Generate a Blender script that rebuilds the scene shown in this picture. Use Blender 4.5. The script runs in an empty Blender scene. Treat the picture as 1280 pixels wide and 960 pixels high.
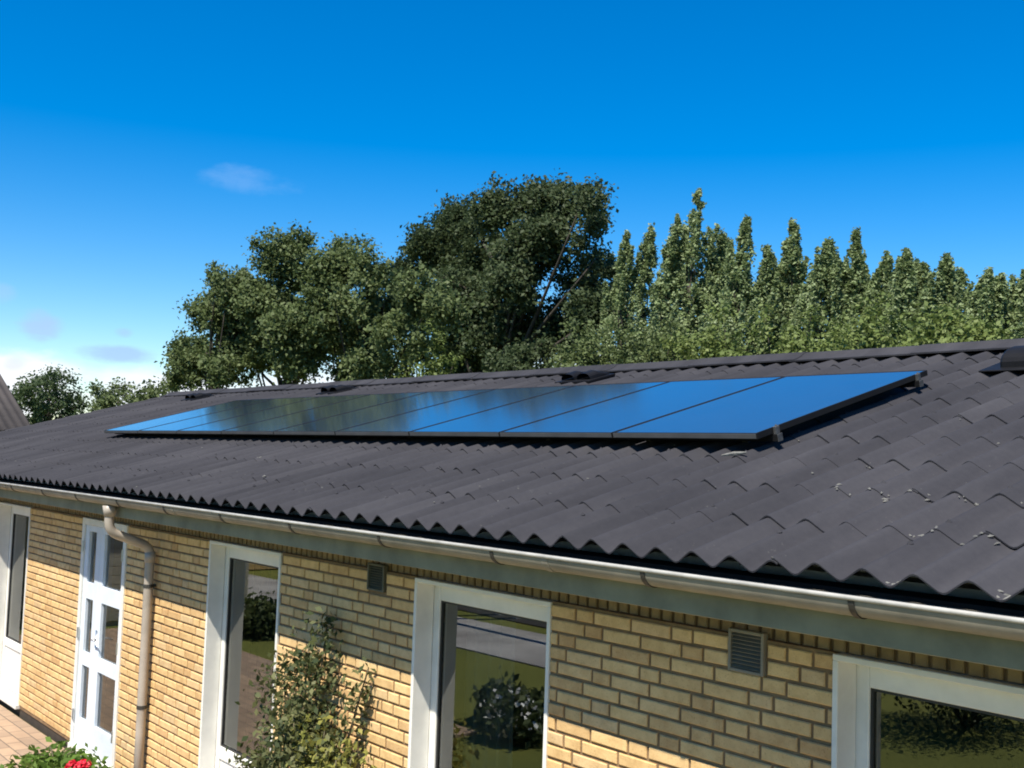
import bpy, math, random
import numpy as np
from mathutils import Matrix, Vector

rnd = random.Random(7)
npr = np.random.default_rng(11)
sc = bpy.context.scene
COL = sc.collection
PI = math.pi

# ------------------------------------------------------------------ helpers
def link(o, parent=None):
    COL.objects.link(o)
    if parent: o.parent = parent
    return o

def tag(o, label=None, cat=None, group=None, kind=None):
    if label: o['label'] = label
    if cat: o['category'] = cat
    if group: o['group'] = group
    if kind: o['kind'] = kind
    return o

def empty(name, loc=(0, 0, 0), rz=0.0):
    o = bpy.data.objects.new(name, None)
    o.empty_display_size = 0.2
    o.location = loc; o.rotation_euler = (0, 0, rz)
    COL.objects.link(o)
    return o

def copy_tree(o, parent=None):
    c = o.copy(); COL.objects.link(c)
    if parent: c.parent = parent
    for ch in list(o.children): copy_tree(ch, c)
    return c

class MB:
    def __init__(s): s.v = []; s.f = []
    def add(s, vs, fs):
        b = len(s.v); s.v += [tuple(v) for v in vs]; s.f += [tuple(i + b for i in f) for f in fs]; return s
    def box(s, x0, x1, y0, y1, z0, z1, bev=0.0, M=None):
        if x0 > x1: x0, x1 = x1, x0
        if y0 > y1: y0, y1 = y1, y0
        if z0 > z1: z0, z1 = z1, z0
        b = min(bev, (x1-x0)*.45, (y1-y0)*.45, (z1-z0)*.45)
        if b <= 0:
            vs = [(x, y, z) for x in (x0, x1) for y in (y0, y1) for z in (z0, z1)]
            fs = [(0,1,3,2),(4,6,7,5),(0,4,5,1),(2,3,7,6),(0,2,6,4),(1,5,7,3)]
        else:
            vs = []; idx = {}
            for ix, x in enumerate((x0, x1)):
                for iy, y in enumerate((y0, y1)):
                    for iz, z in enumerate((z0, z1)):
                        sx, sy, sz = (1 if ix == 0 else -1), (1 if iy == 0 else -1), (1 if iz == 0 else -1)
                        for ax in range(3):
                            idx[(ix, iy, iz, ax)] = len(vs)
                            vs.append((x + (sx*b if ax != 0 else 0), y + (sy*b if ax != 1 else 0), z + (sz*b if ax != 2 else 0)))
            g = lambda a, c, d, ax: idx[(a, c, d, ax)]
            fs = []
            for i in (0, 1):
                q = [g(i,0,0,0), g(i,0,1,0), g(i,1,1,0), g(i,1,0,0)]; fs.append(q if i == 0 else q[::-1])
                q = [g(0,i,0,1), g(1,i,0,1), g(1,i,1,1), g(0,i,1,1)]; fs.append(q if i == 0 else q[::-1])
                q = [g(0,0,i,2), g(0,1,i,2), g(1,1,i,2), g(1,0,i,2)]; fs.append(q if i == 0 else q[::-1])
            for a in (0, 1):
                for c in (0, 1):
                    fs.append((g(a,c,0,0), g(a,c,1,0), g(a,c,1,1), g(a,c,0,1)))
                    fs.append((g(a,0,c,0), g(a,1,c,0), g(a,1,c,2), g(a,0,c,2)))
                    fs.append((g(0,a,c,1), g(1,a,c,1), g(1,a,c,2), g(0,a,c,2)))
            for a in (0, 1):
                for c in (0, 1):
                    for d in (0, 1): fs.append((g(a,c,d,0), g(a,c,d,1), g(a,c,d,2)))
        if M is not None: vs = [M @ Vector(v) for v in vs]
        return s.add(vs, fs)
    def tube(s, pts, rad, n=10, cap=True):
        pts = [Vector(p) for p in pts]
        if not hasattr(rad, '__len__'): rad = [rad]*len(pts)
        vs = []; fs = []; up = None
        for i, p in enumerate(pts):
            t = (pts[min(i+1, len(pts)-1)] - pts[max(i-1, 0)]).normalized()
            if up is None: up = Vector((0, 0, 1)) if abs(t.z) < .9 else Vector((1, 0, 0))
            a = t.cross(up).normalized(); up = a.cross(t).normalized()
            for k in range(n):
                th = 2*PI*k/n
                vs.append(p + (a*math.cos(th) + up*math.sin(th))*rad[i])
        for i in range(len(pts)-1):
            for k in range(n):
                k2 = (k+1) % n
                fs.append((i*n+k, i*n+k2, (i+1)*n+k2, (i+1)*n+k))
        if cap:
            fs.append(tuple(range(n))[::-1]); fs.append(tuple(range((len(pts)-1)*n, len(pts)*n)))
        return s.add(vs, fs)
    def profile(s, prof, x0, x1, closed=False, caps=False):   # (y,z) profile extruded along X
        n = len(prof)
        vs = [(x, y, z) for x in (x0, x1) for (y, z) in prof]
        m = n if closed else n-1
        fs = [(i, (i+1) % n, n+(i+1) % n, n+i) for i in range(m)]
        if caps: fs += [tuple(range(n))[::-1], tuple(range(n, 2*n))]
        return s.add(vs, fs)
    def lathe(s, prof, c=(0, 0, 0), n=24):
        vs = []; fs = []
        for (r, z) in prof:
            for k in range(n): vs.append((c[0]+r*math.cos(2*PI*k/n), c[1]+r*math.sin(2*PI*k/n), c[2]+z))
        for i in range(len(prof)-1):
            for k in range(n): fs.append((i*n+k, i*n+(k+1) % n, (i+1)*n+(k+1) % n, (i+1)*n+k))
        return s.add(vs, fs)
    def build(s, name, mat, parent=None, smooth=False):
        me = bpy.data.meshes.new(name); me.from_pydata(s.v, [], s.f); me.update()
        me.materials.append(mat)
        if smooth: me.polygons.foreach_set('use_smooth', [True]*len(me.polygons))
        return link(bpy.data.objects.new(name, me), parent)

def np_mesh(name, V, F, mat, parent=None, smooth=False):     # V (n,3), F (m,k)
    me = bpy.data.meshes.new(name)
    k = F.shape[1]
    me.vertices.add(len(V)); me.vertices.foreach_set('co', V.astype(np.float32).ravel())
    me.loops.add(F.size); me.loops.foreach_set('vertex_index', F.astype(np.int32).ravel())
    me.polygons.add(len(F)); me.polygons.foreach_set('loop_start', (np.arange(len(F))*k).astype(np.int32))
    me.polygons.foreach_set('loop_total', np.full(len(F), k, np.int32))
    me.update(calc_edges=True); me.validate()
    me.materials.append(mat)
    if smooth: me.polygons.foreach_set('use_smooth', np.ones(len(F), bool))
    return link(bpy.data.objects.new(name, me), parent)

# ------------------------------------------------------------------ materials
class NT:
    def __init__(s, name):
        s.m = bpy.data.materials.new(name); s.m.use_nodes = True
        s.t = s.m.node_tree; s.n = s.t.nodes; s.l = s.t.links
        s.n.clear()
        s.out = s.n.new('ShaderNodeOutputMaterial')
        s.b = s.n.new('ShaderNodeBsdfPrincipled'); s.l.new(s.b.outputs[0], s.out.inputs[0])
    def new(s, k, **kw):
        n = s.n.new(k)
        for a, v in kw.items():
            if a in n.inputs.keys(): n.inputs[a].default_value = v
            else: setattr(n, a, v)
        return n
    def lk(s, a, b): s.l.new(a, b)
    def coord(s, kind='Object', scale=(1, 1, 1), rot=(0, 0, 0)):
        c = s.new('ShaderNodeTexCoord'); m = s.new('ShaderNodeMapping')
        m.inputs['Scale'].default_value = scale; m.inputs['Rotation'].default_value = rot
        s.lk(c.outputs[kind], m.inputs['Vector']); return m.outputs[0]
    def noise(s, vec, scale, detail=4, rough=.6):
        n = s.new('ShaderNodeTexNoise'); n.inputs['Scale'].default_value = scale
        n.inputs['Detail'].default_value = detail; n.inputs['Roughness'].default_value = rough
        if vec is not None: s.lk(vec, n.inputs['Vector'])
        return n.outputs['Fac']
    def ramp(s, fac, stops):
        r = s.new('ShaderNodeValToRGB'); e = r.color_ramp.elements
        while len(e) < len(stops): e.new(.5)
        for i, (p, c) in enumerate(stops):
            e[i].position = p; e[i].color = (*c, 1) if len(c) == 3 else c
        s.lk(fac, r.inputs[0]); return r.outputs[0]
    def mix(s, fac, a, b, mode='MIX'):
        m = s.new('ShaderNodeMix'); m.data_type = 'RGBA'; m.blend_type = mode
        for sock, v in ((m.inputs[0], fac), (m.inputs[6], a), (m.inputs[7], b)):
            if hasattr(v, 'is_linked') or isinstance(v, bpy.types.NodeSocket): s.lk(v, sock)
            else: sock.default_value = v if not isinstance(v, tuple) else ((*v, 1) if len(v) == 3 else v)
        return m.outputs[2]
    def bump(s, h, strength=.3, dist=.01):
        b = s.new('ShaderNodeBump'); b.inputs['Strength'].default_value = strength; b.inputs['Distance'].default_value = dist
        s.lk(h, b.inputs['Height']); s.lk(b.outputs[0], s.b.inputs['Normal'])
    def base(s, v):
        if isinstance(v, tuple): s.b.inputs['Base Color'].default_value = (*v, 1)
        else: s.lk(v, s.b.inputs['Base Color'])
        return s
    def set(s, **kw):
        for k, v in kw.items(): s.b.inputs[k.replace('_', ' ')].default_value = v
        return s

def painted(name, col, rough=.45, dirt=.12, scale=6, bump=.08):
    t = NT(name); v = t.coord()
    n = t.noise(v, scale, 6); n2 = t.noise(v, scale*9, 3)
    c2 = tuple(x*(1-dirt*2.2) for x in col)
    t.base(t.ramp(n, [(.3, c2), (.62, col)])).set(Roughness=rough)
    t.bump(n2, bump, .004)
    return t.m

def leaf_mat(name, cols, trans=.36, rough=.6):
    t = NT(name)
    g = t.new('ShaderNodeNewGeometry')
    n = t.noise(t.coord(), .9, 2)
    m = t.new('ShaderNodeMath', operation='ADD'); t.lk(g.outputs['Random Per Island'], m.inputs[0])
    mm = t.new('ShaderNodeMath', operation='MULTIPLY'); t.lk(n, mm.inputs[0]); mm.inputs[1].default_value = 1.1
    t.lk(mm.outputs[0], m.inputs[1])
    m2 = t.new('ShaderNodeMath', operation='MULTIPLY'); t.lk(m.outputs[0], m2.inputs[0]); m2.inputs[1].default_value = .46
    k = len(cols)
    c = t.ramp(m2.outputs[0], [(i/(k-1)*.8+.1, q) for i, q in enumerate(cols)])
    t.base(c).set(Roughness=rough)
    t.b.inputs['Specular IOR Level'].default_value = .25
    tr = t.new('ShaderNodeBsdfTranslucent'); t.lk(c, tr.inputs[0])
    mx = t.new('ShaderNodeMixShader'); mx.inputs[0].default_value = trans
    t.lk(t.b.outputs[0], mx.inputs[1]); t.lk(tr.outputs[0], mx.inputs[2]); t.lk(mx.outputs[0], t.out.inputs[0])
    return t.m

def mat_brick():
    t = NT('yellow_brick'); g = t.new('ShaderNodeNewGeometry')
    v = t.coord()
    c = t.ramp(g.outputs['Random Per Island'], [(0, (.58, .37, .17)), (.04, (.60, .395, .185)), (.35, (.68, .47, .22)), (.65, (.74, .52, .245)), (.9, (.69, .49, .255)), (1, (.61, .44, .235))])
    n = t.noise(v, 14, 5); c = t.mix(.45, c, t.ramp(n, [(.3, (.55, .45, .35)), (.6, (1, 1, 1))]), 'MULTIPLY')
    big = t.noise(v, 1.1, 3); c = t.mix(.35, c, t.ramp(big, [(.35, (.70, .62, .52)), (.65, (1, 1, 1))]), 'MULTIPLY')
    sp = t.noise(v, 120, 2); c = t.mix(.4, c, t.ramp(sp, [(.30, (.4, .3, .2)), (.42, (1, 1, 1))]), 'MULTIPLY')
    t.base(c).set(Roughness=.88); t.b.inputs['Specular IOR Level'].default_value = .25
    t.bump(t.noise(v, 55, 5), .35, .006)
    return t.m

def mat_mortar():
    t = NT('mortar'); v = t.coord()
    t.base(t.ramp(t.noise(v, 9, 5), [(.3, (.16, .095, .045)), (.7, (.25, .16, .08))])).set(Roughness=.95)
    t.bump(t.noise(v, 90, 3), .5, .004); return t.m

def mat_roof():
    t = NT('fibre_cement'); v = t.coord(scale=(1, .18, .18))
    v2 = t.coord()
    c = t.ramp(t.noise(v, 3.2, 6), [(.25, (.030, .0300, .0335)), (.5, (.042, .0418, .0465)), (.8, (.059, .0585, .0635))])
    c = t.mix(.6, c, t.ramp(t.noise(v2, .7, 4), [(.3, (.78, .78, .80)), (.7, (1.12, 1.10, 1.08))]), 'MULTIPLY')
    g = t.new('ShaderNodeNewGeometry')
    c = t.mix(.5, c, t.ramp(g.outputs['Random Per Island'], [(0, (.84, .84, .86)), (1, (1.1, 1.09, 1.1))]), 'MULTIPLY')
    li = t.ramp(t.noise(v2, 34, 3, .7), [(.66, (0, 0, 0)), (.74, (1, 1, 1))])
    li2 = t.ramp(t.noise(v2, 2.3, 3), [(.48, (0, 0, 0)), (.62, (1, 1, 1))])
    f = t.mix(1.0, li, li2, 'MULTIPLY'); f2 = t.mix(1.0, f, (.35, .35, .35), 'MULTIPLY')
    c = t.mix(f2, c, (.20, .20, .17))
    st = t.noise(t.coord(scale=(5.5, .35, .35)), 2.0, 5, .65)       # rain streaks down the slope
    c = t.mix(.28, c, t.ramp(st, [(.30, (.74, .74, .76)), (.55, (1, 1, 1)), (.78, (1.22, 1.2, 1.16))]), 'MULTIPLY')
    fine = t.noise(v2, 26, 4, .7)
    c = t.mix(.22, c, t.ramp(fine, [(.32, (.72, .72, .74)), (.5, (1, 1, 1)), (.70, (1.3, 1.28, 1.24))]), 'MULTIPLY')
    t.base(c).set(Roughness=.8); t.b.inputs['Specular IOR Level'].default_value = .08
    t.bump(t.noise(v2, 60, 5), .25, .004); return t.m

def mat_panel():
    t = NT('solar_glass'); v = t.coord()
    b = t.new('ShaderNodeTexBrick'); b.offset = 0; t.lk(v, b.inputs['Vector'])
    b.inputs['Scale'].default_value = 1; b.inputs['Brick Width'].default_value = .166; b.inputs['Row Height'].default_value = .166
    b.inputs['Mortar Size'].default_value = .0022
    b.inputs['Color1'].default_value = (.034, .046, .062, 1); b.inputs['Color2'].default_value = (.038, .050, .066, 1); b.inputs['Mortar'].default_value = (.05, .06, .07, 1)
    t.base(b.outputs['Color']).set(Roughness=.16, IOR=1.75)
    t.b.inputs['Coat Weight'].default_value = 1; t.b.inputs['Coat IOR'].default_value = 1.8; t.b.inputs['Coat Roughness'].default_value = .085
    t.bump(t.noise(v, 2.0, 2), .02, .01)
    return t.m

def mat_glass(name, ior=1.9, tint=(.75, .80, .78)):
    t = NT(name); t.n.remove(t.b)
    tr = t.new('ShaderNodeBsdfTransparent'); tr.inputs[0].default_value = (*tint, 1)
    gl = t.new('ShaderNodeBsdfGlossy'); gl.inputs['Roughness'].default_value = .0; gl.inputs[0].default_value = (.95, .97, .96, 1)
    fr = t.new('ShaderNodeFresnel'); fr.inputs['IOR'].default_value = ior
    bp = t.new('ShaderNodeBump'); bp.inputs['Strength'].default_value = .006; bp.inputs['Distance'].default_value = .02
    t.lk(t.noise(t.coord(), 1.6, 1), bp.inputs['Height']); t.lk(bp.outputs[0], gl.inputs['Normal'])
    mx = t.new('ShaderNodeMixShader'); t.lk(fr.outputs[0], mx.inputs[0]); t.lk(tr.outputs[0], mx.inputs[1]); t.lk(gl.outputs[0], mx.inputs[2])
    t.lk(mx.outputs[0], t.out.inputs[0]); return t.m

def mat_paver():
    t = NT('clay_pavers'); v = t.coord(rot=(0, 0, .0))
    b = t.new('ShaderNodeTexBrick'); t.lk(v, b.inputs['Vector']); b.inputs['Scale'].default_value = 1
    b.inputs['Brick Width'].default_value = .28; b.inputs['Row Height'].default_value = .14; b.inputs['Mortar Size'].default_value = .006
    b.inputs['Color1'].default_value = (.42, .30, .20, 1); b.inputs['Color2'].default_value = (.32, .235, .165, 1); b.inputs['Mortar'].default_value = (.15, .12, .09, 1)
    n = t.ramp(t.noise(v, 2.2, 5), [(.3, (.7, .68, .66)), (.7, (1.1, 1.08, 1.05))])
    t.base(t.mix(.8, b.outputs['Color'], n, 'MULTIPLY')).set(Roughness=.9)
    t.bump(b.outputs['Fac'], .5, -.006); return t.m

def mat_grass():
    t = NT('lawn_grass'); v = t.coord()
    a = t.ramp(t.noise(v, .35, 5), [(.3, (.12, .145, .018)), (.7, (.19, .20, .03))])
    a = t.mix(.7, a, t.ramp(t.noise(v, 40, 4), [(.3, (.55, .6, .5)), (.7, (1.2, 1.15, 1.1))]), 'MULTIPLY')
    t.base(a).set(Roughness=.95); t.bump(t.noise(v, 60, 4), .8, .04); return t.m

def noisy(name, c1, c2, scale=5, rough=.8, bump=.2, bscale=50, metallic=0):
    t = NT(name); v = t.coord()
    t.base(t.ramp(t.noise(v, scale, 5), [(.3, c1), (.7, c2)])).set(Roughness=rough, Metallic=metallic)
    t.bump(t.noise(v, bscale, 4), bump, .005); return t.m

M = {}
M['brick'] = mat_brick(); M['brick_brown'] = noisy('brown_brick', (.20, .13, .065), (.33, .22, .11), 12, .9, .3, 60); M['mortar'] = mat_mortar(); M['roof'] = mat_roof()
M['white'] = painted('white_paint', (.74, .73, .67), .42, .06)
M['door'] = painted('pale_blue_paint', (.66, .72, .78), .4, .05)
M['fascia'] = painted('green_grey_board', (.215, .21, .14), .6, .18, 4)
M['gutter'] = painted('grey_gutter', (.24, .22, .175), .6, .16, 5)
M['gutter_rim'] = painted('pale_gutter_rim', (.36, .352, .32), .6, .14, 9)
M['gutter_silt_shade'] = noisy('gutter_silt_shade', (.012, .011, .009), (.03, .026, .02), 9, .95, .6)  # dirt darkened to near black, with the gutter's inner shade painted in
M['bracket'] = painted('dark_bracket', (.035, .033, .028), .6, .1)
M['pipe'] = painted('grey_pipe', (.40, .35, .29), .42, .14, 3)
M['gasket'] = painted('black_gasket', (.02, .02, .02), .5, .05)
M['dark'] = noisy('dark_shade_backing', (.006, .006, .006), (.012, .012, .011))  # near black: stands in for eave shade, also backs panels and carport
M['tar'] = noisy('tarred_plinth', (.025, .02, .016), (.06, .045, .03))
M['panel'] = mat_panel()
M['clamp'] = noisy('weathered_clamp', (.05, .05, .05), (.14, .14, .135), 30, .5, .1, 60, .3)
M['alu_black'] = noisy('black_aluminium', (.011, .011, .012), (.018, .018, .018), 3, .4, .02, 50, 0)
M['hook'] = noisy('dark_steel', (.02, .02, .02), (.04, .04, .04), 5, .5, .05)
M['alu'] = noisy('raw_aluminium', (.45, .45, .45), (.62, .62, .62), 8, .35, .05, 60, .9)
M['glass'] = mat_glass('window_glass', 2.5, (.55, .58, .56))
M['doorglass'] = mat_glass('door_glass', 2.2)
M['plaster'] = noisy('room_plaster', (.42, .40, .37), (.5, .48, .44), 2, .9, .05)
M['wood_floor'] = noisy('room_floorboards', (.12, .07, .035), (.2, .12, .06), 3, .4, .05)
M['paver'] = mat_paver(); M['grass'] = mat_grass()
M['gravel'] = noisy('pale_gravel', (.20, .19, .18), (.42, .41, .39), .8, .95, .8, 70)
M['carport_shade'] = noisy('dark_carport_shade', (.018, .018, .017), (.035, .034, .032), 4, .95, .5, 60)  # dark tone standing in for the shade beneath the carport
M['lit_edge'] = noisy('grey_lit_edge', (.05, .05, .05), (.08, .08, .08), 4, .5, .05)  # paler than the frame, paints sunlight on its lower edge
M['bark'] = noisy('bark', (.022, .018, .013), (.06, .05, .038), 7, .95, .8, 22)
M['oldroof'] = noisy('brown_fibre_cement', (.036, .030, .028), (.055, .046, .043), 2.5, .8, .2)
M['vent_metal'] = noisy('black_vent_plastic', (.006, .006, .007), (.012, .012, .013), 5, .5, .1)
M['lichen'] = noisy('lichen', (.075, .075, .068), (.19, .187, .168), 30, .95, .6, 90)
M['louver'] = noisy('grey_louver', (.115, .108, .082), (.17, .16, .125), 9, .6, .1)
M['louver_green'] = noisy('green_louver', (.055, .06, .04), (.10, .10, .07), 9, .6, .1)
M['terracotta'] = noisy('terracotta', (.30, .13, .07), (.40, .19, .10), 6, .85, .3)
M['soil'] = noisy('soil', (.03, .02, .012), (.06, .04, .025), 20, 1, .8)
M['cladding'] = noisy('beige_cladding', (.32, .30, .22), (.42, .39, .30), 3, .7, .15)
M['stem'] = noisy('green_stem', (.07, .06, .03), (.12, .10, .05), 12, .8, .4)

for k_ in ('vent_metal', 'alu_black', 'gutter_silt_shade', 'dark'):
    next(n for n in M[k_].node_tree.nodes if n.type == 'BSDF_PRINCIPLED').inputs['Specular IOR Level'].default_value = .12
def mat_fabric():
    t = NT('sheer_curtain'); v = t.coord()
    t.base(t.ramp(t.noise(v, 3, 3), [(.3, (.42, .42, .38)), (.7, (.55, .55, .51))])).set(Roughness=.95)
    return t.m
M['curtain'] = mat_fabric()
M['curtain_dark'] = noisy('grey_curtain', (.03, .03, .028), (.05, .05, .046), 3, .95, .05)

M['leaf_left'] = leaf_mat('leaf_olive', [(.036, .056, .018), (.082, .115, .038), (.128, .165, .062), (.185, .22, .105)])
M['leaf_oak'] = leaf_mat('leaf_oak', [(.024, .042, .017), (.046, .070, .028), (.070, .095, .040), (.10, .125, .06)])
M['leaf_pop'] = leaf_mat('leaf_poplar', [(.085, .125, .046), (.185, .245, .10), (.27, .33, .165), (.38, .43, .28)])
M['leaf_light'] = leaf_mat('leaf_light', [(.068, .105, .026), (.125, .172, .046), (.175, .222, .068), (.24, .28, .11)])
M['leaf_far'] = leaf_mat('leaf_far', [(.028, .050, .020), (.050, .080, .032), (.075, .105, .045), (.10, .13, .06)])
M['leaf_climb'] = leaf_mat('leaf_climber', [(.022, .036, .014), (.05, .07, .026), (.10, .115, .042), (.20, .20, .09), (.16, .12, .06)])
M['leaf_yellow'] = leaf_mat('leaf_yellow', [(.07, .085, .02), (.18, .19, .04), (.31, .30, .075), (.40, .36, .13)])
M['leaf_pot'] = leaf_mat('leaf_pot', [(.06, .12, .02), (.11, .19, .03), (.17, .24, .05)])
M['petal'] = noisy('red_petal', (.50, .008, .025), (.72, .02, .055), 30, .6, .1)
M['petal_white'] = noisy('white_petal', (.7, .7, .66), (.8, .8, .76), 30, .7, .1)

# ------------------------------------------------------------------ foliage helpers
def leaves(centers, size, jitter=.35, up=.35, aspect=.6, out=None):
    """pointed folded leaf cards at the centers -> V, F"""
    n = len(centers)
    nrm = npr.normal(size=(n, 3)); nrm /= np.linalg.norm(nrm, axis=1)[:, None]
    nrm[:, 2] += up
    if out is not None: nrm += out*.7
    nrm /= np.linalg.norm(nrm, axis=1)[:, None]
    r = npr.normal(size=(n, 3)); a = np.cross(nrm, r); a /= np.linalg.norm(a, axis=1)[:, None]
    b = np.cross(nrm, a)
    L = size*(1 + jitter*npr.uniform(-1, 1, n))[:, None]; W = L*aspect
    fold = nrm*L*.12
    c = centers
    V = np.stack([c - a*L*.5, c + b*W*.5 + fold, c + a*L*.5, c - b*W*.5 + fold], 1).reshape(-1, 3)
    F = np.arange(4*n).reshape(n, 4)
    return V, F

def bez(p0, p1, bend, n=5):
    p0 = np.array(p0, float); p1 = np.array(p1, float); m = (p0+p1)/2 + bend
    return [tuple((1-t)**2*p0 + 2*t*(1-t)*m + t*t*p1) for t in np.linspace(0, 1, n)]

def make_tree(name, loc, label, cat, group, H, zlow, R, mat, leaf=.15, nclump=90, per=90, shape='round', clump=.42, trunk_r=.18, seed=0, squash=1.0, lean=(0, 0), lobes=()):
    global npr
    npr = np.random.default_rng(seed); rr = random.Random(seed)
    root = empty(name, loc); tag(root, label, cat, group)
    cz = (H+zlow)/2; hz = (H-zlow)/2
    C = []; S = []
    if shape == 'round':
        while len(C) < nclump:
            d = npr.normal(size=3); d /= np.linalg.norm(d)
            rad = npr.uniform(.25, 1)**.5
            p = d*rad
            lump = .80 + .20*math.sin(3.1*math.atan2(d[1], d[0]) + seed) * math.cos(2.3*d[2]*2 + seed*1.7) + npr.uniform(-.10, .08)
            p = p*lump
            C.append((p[0]*R + lean[0]*(p[2]+1)*.5, p[1]*R*squash + lean[1]*(p[2]+1)*.5, cz + p[2]*hz)); S.append(clump*npr.uniform(.7, 1.25))
    elif shape == 'lobes':
        L = list(lobes)
        L += [(x + rr.uniform(-.3, .3)*r, y + rr.uniform(-.3, .3)*r, z - rr.uniform(.1, .6)*r, r*.9) for x, y, z, r in lobes if r > .6]
        for x, y, z, r in L:
            m = max(6, int(nclump*(r/clump)**2*.2))
            for j in range(m):
                d = npr.normal(size=3); d /= np.linalg.norm(d)
                p = d*r*npr.uniform(.45, .95)
                C.append((x - loc[0] + p[0], y - loc[1] + p[1], z + p[2]*.85)); S.append(clump*npr.uniform(.6, 1.2))
    elif shape == 'spire':            # upright poplar: several vertical shoots
        z0 = zlow*.7; tilt = rr.uniform(.05, .45)
        for j in range(nclump):                       # plume: full below, ragged and pointed above
            t = npr.uniform(0, 1)**.75
            w = R*1.75*min(1, (1-t)/.85)**.92*(.80 + .20*math.sin(t*9 + seed*1.3)) + .03
            a = npr.uniform(0, 2*PI); q = w*npr.uniform(.1, 1)**.6
            C.append((q*math.cos(a) + tilt*t**3, q*math.sin(a), z0 + (H-z0)*t)); S.append(clump*(1.1-.86*t)*npr.uniform(.55, 1.3))
        for k in range(20):                           # side tips standing out of the plume
            t = rr.uniform(.25, .90); a = rr.uniform(0, 2*PI); q = R*1.75*min(1, (1-t)/.85)**.95
            zb = z0 + (H-z0)*t; ln = rr.uniform(.45, 1.0)
            for j in range(6):
                u = j/5; C.append((q*math.cos(a)*(1+.28*u) + tilt*t**3 + .08*u, q*math.sin(a)*(1+.28*u), min(zb - .3 + ln*u, H-.1))); S.append(clump*(.52-.36*u))
    C = np.array(C); S = np.array(S)
    cen = np.repeat(C, per, 0); s = np.repeat(S, per)[:, None]
    off = npr.normal(size=cen.shape)*s*np.array([.46, .46, .8 if shape == 'spire' else .42])
    pts = cen + off
    pts = pts[(pts[:, 2] < H + .12) & (pts[:, 2] > .3)]
    outv = pts - np.array([0, 0, cz - hz*.3]); outv /= np.linalg.norm(outv, axis=1)[:, None] + 1e-6
    V, F = leaves(pts, leaf, .4, .3, .62, outv)
    # trunk with limbs
    mb = MB()
    top = (lean[0]*.5, lean[1]*.5, cz + hz*.35)
    mb.tube(bez((0, 0, 0), top, np.array([rr.uniform(-.2, .2), rr.uniform(-.2, .2), 0]), 8), [trunk_r*(1.15-.12*i) for i in range(8)], 8)
    idx = npr.choice(len(C), min(len(C), 26), replace=False)
    for i in idx:
        p = C[i]; t = rr.uniform(.35, .95); s0 = np.array(top)*t
        if s0[2] > p[2]-.2: s0[2] = max(zlow*.45, p[2]-.6-.3*np.hypot(p[0], p[1])); s0[:2] = np.array(top)[:2]*s0[2]/top[2]
        mb.tube(bez(s0, p, np.array([rr.uniform(-.2, .2), rr.uniform(-.2, .2), rr.uniform(-.3, .1)]), 5), [trunk_r*.30*(1-.2*k) for k in range(5)], 6)
    mb.build('trunk', M['bark'], root, True)
    np_mesh('crown', V, F, M[mat], root)
    return root

# ------------------------------------------------------------------ world, sun, camera
SUN_AZ, SUN_EL = math.radians(22), math.radians(57.5)
to_sun = Vector((math.cos(SUN_EL)*math.sin(SUN_AZ), -math.cos(SUN_EL)*math.cos(SUN_AZ), math.sin(SUN_EL)))

def view_dir(az, el):
    az = math.radians(az); v = Vector((math.sin(az), math.cos(az), el)); return v.normalized()

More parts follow.
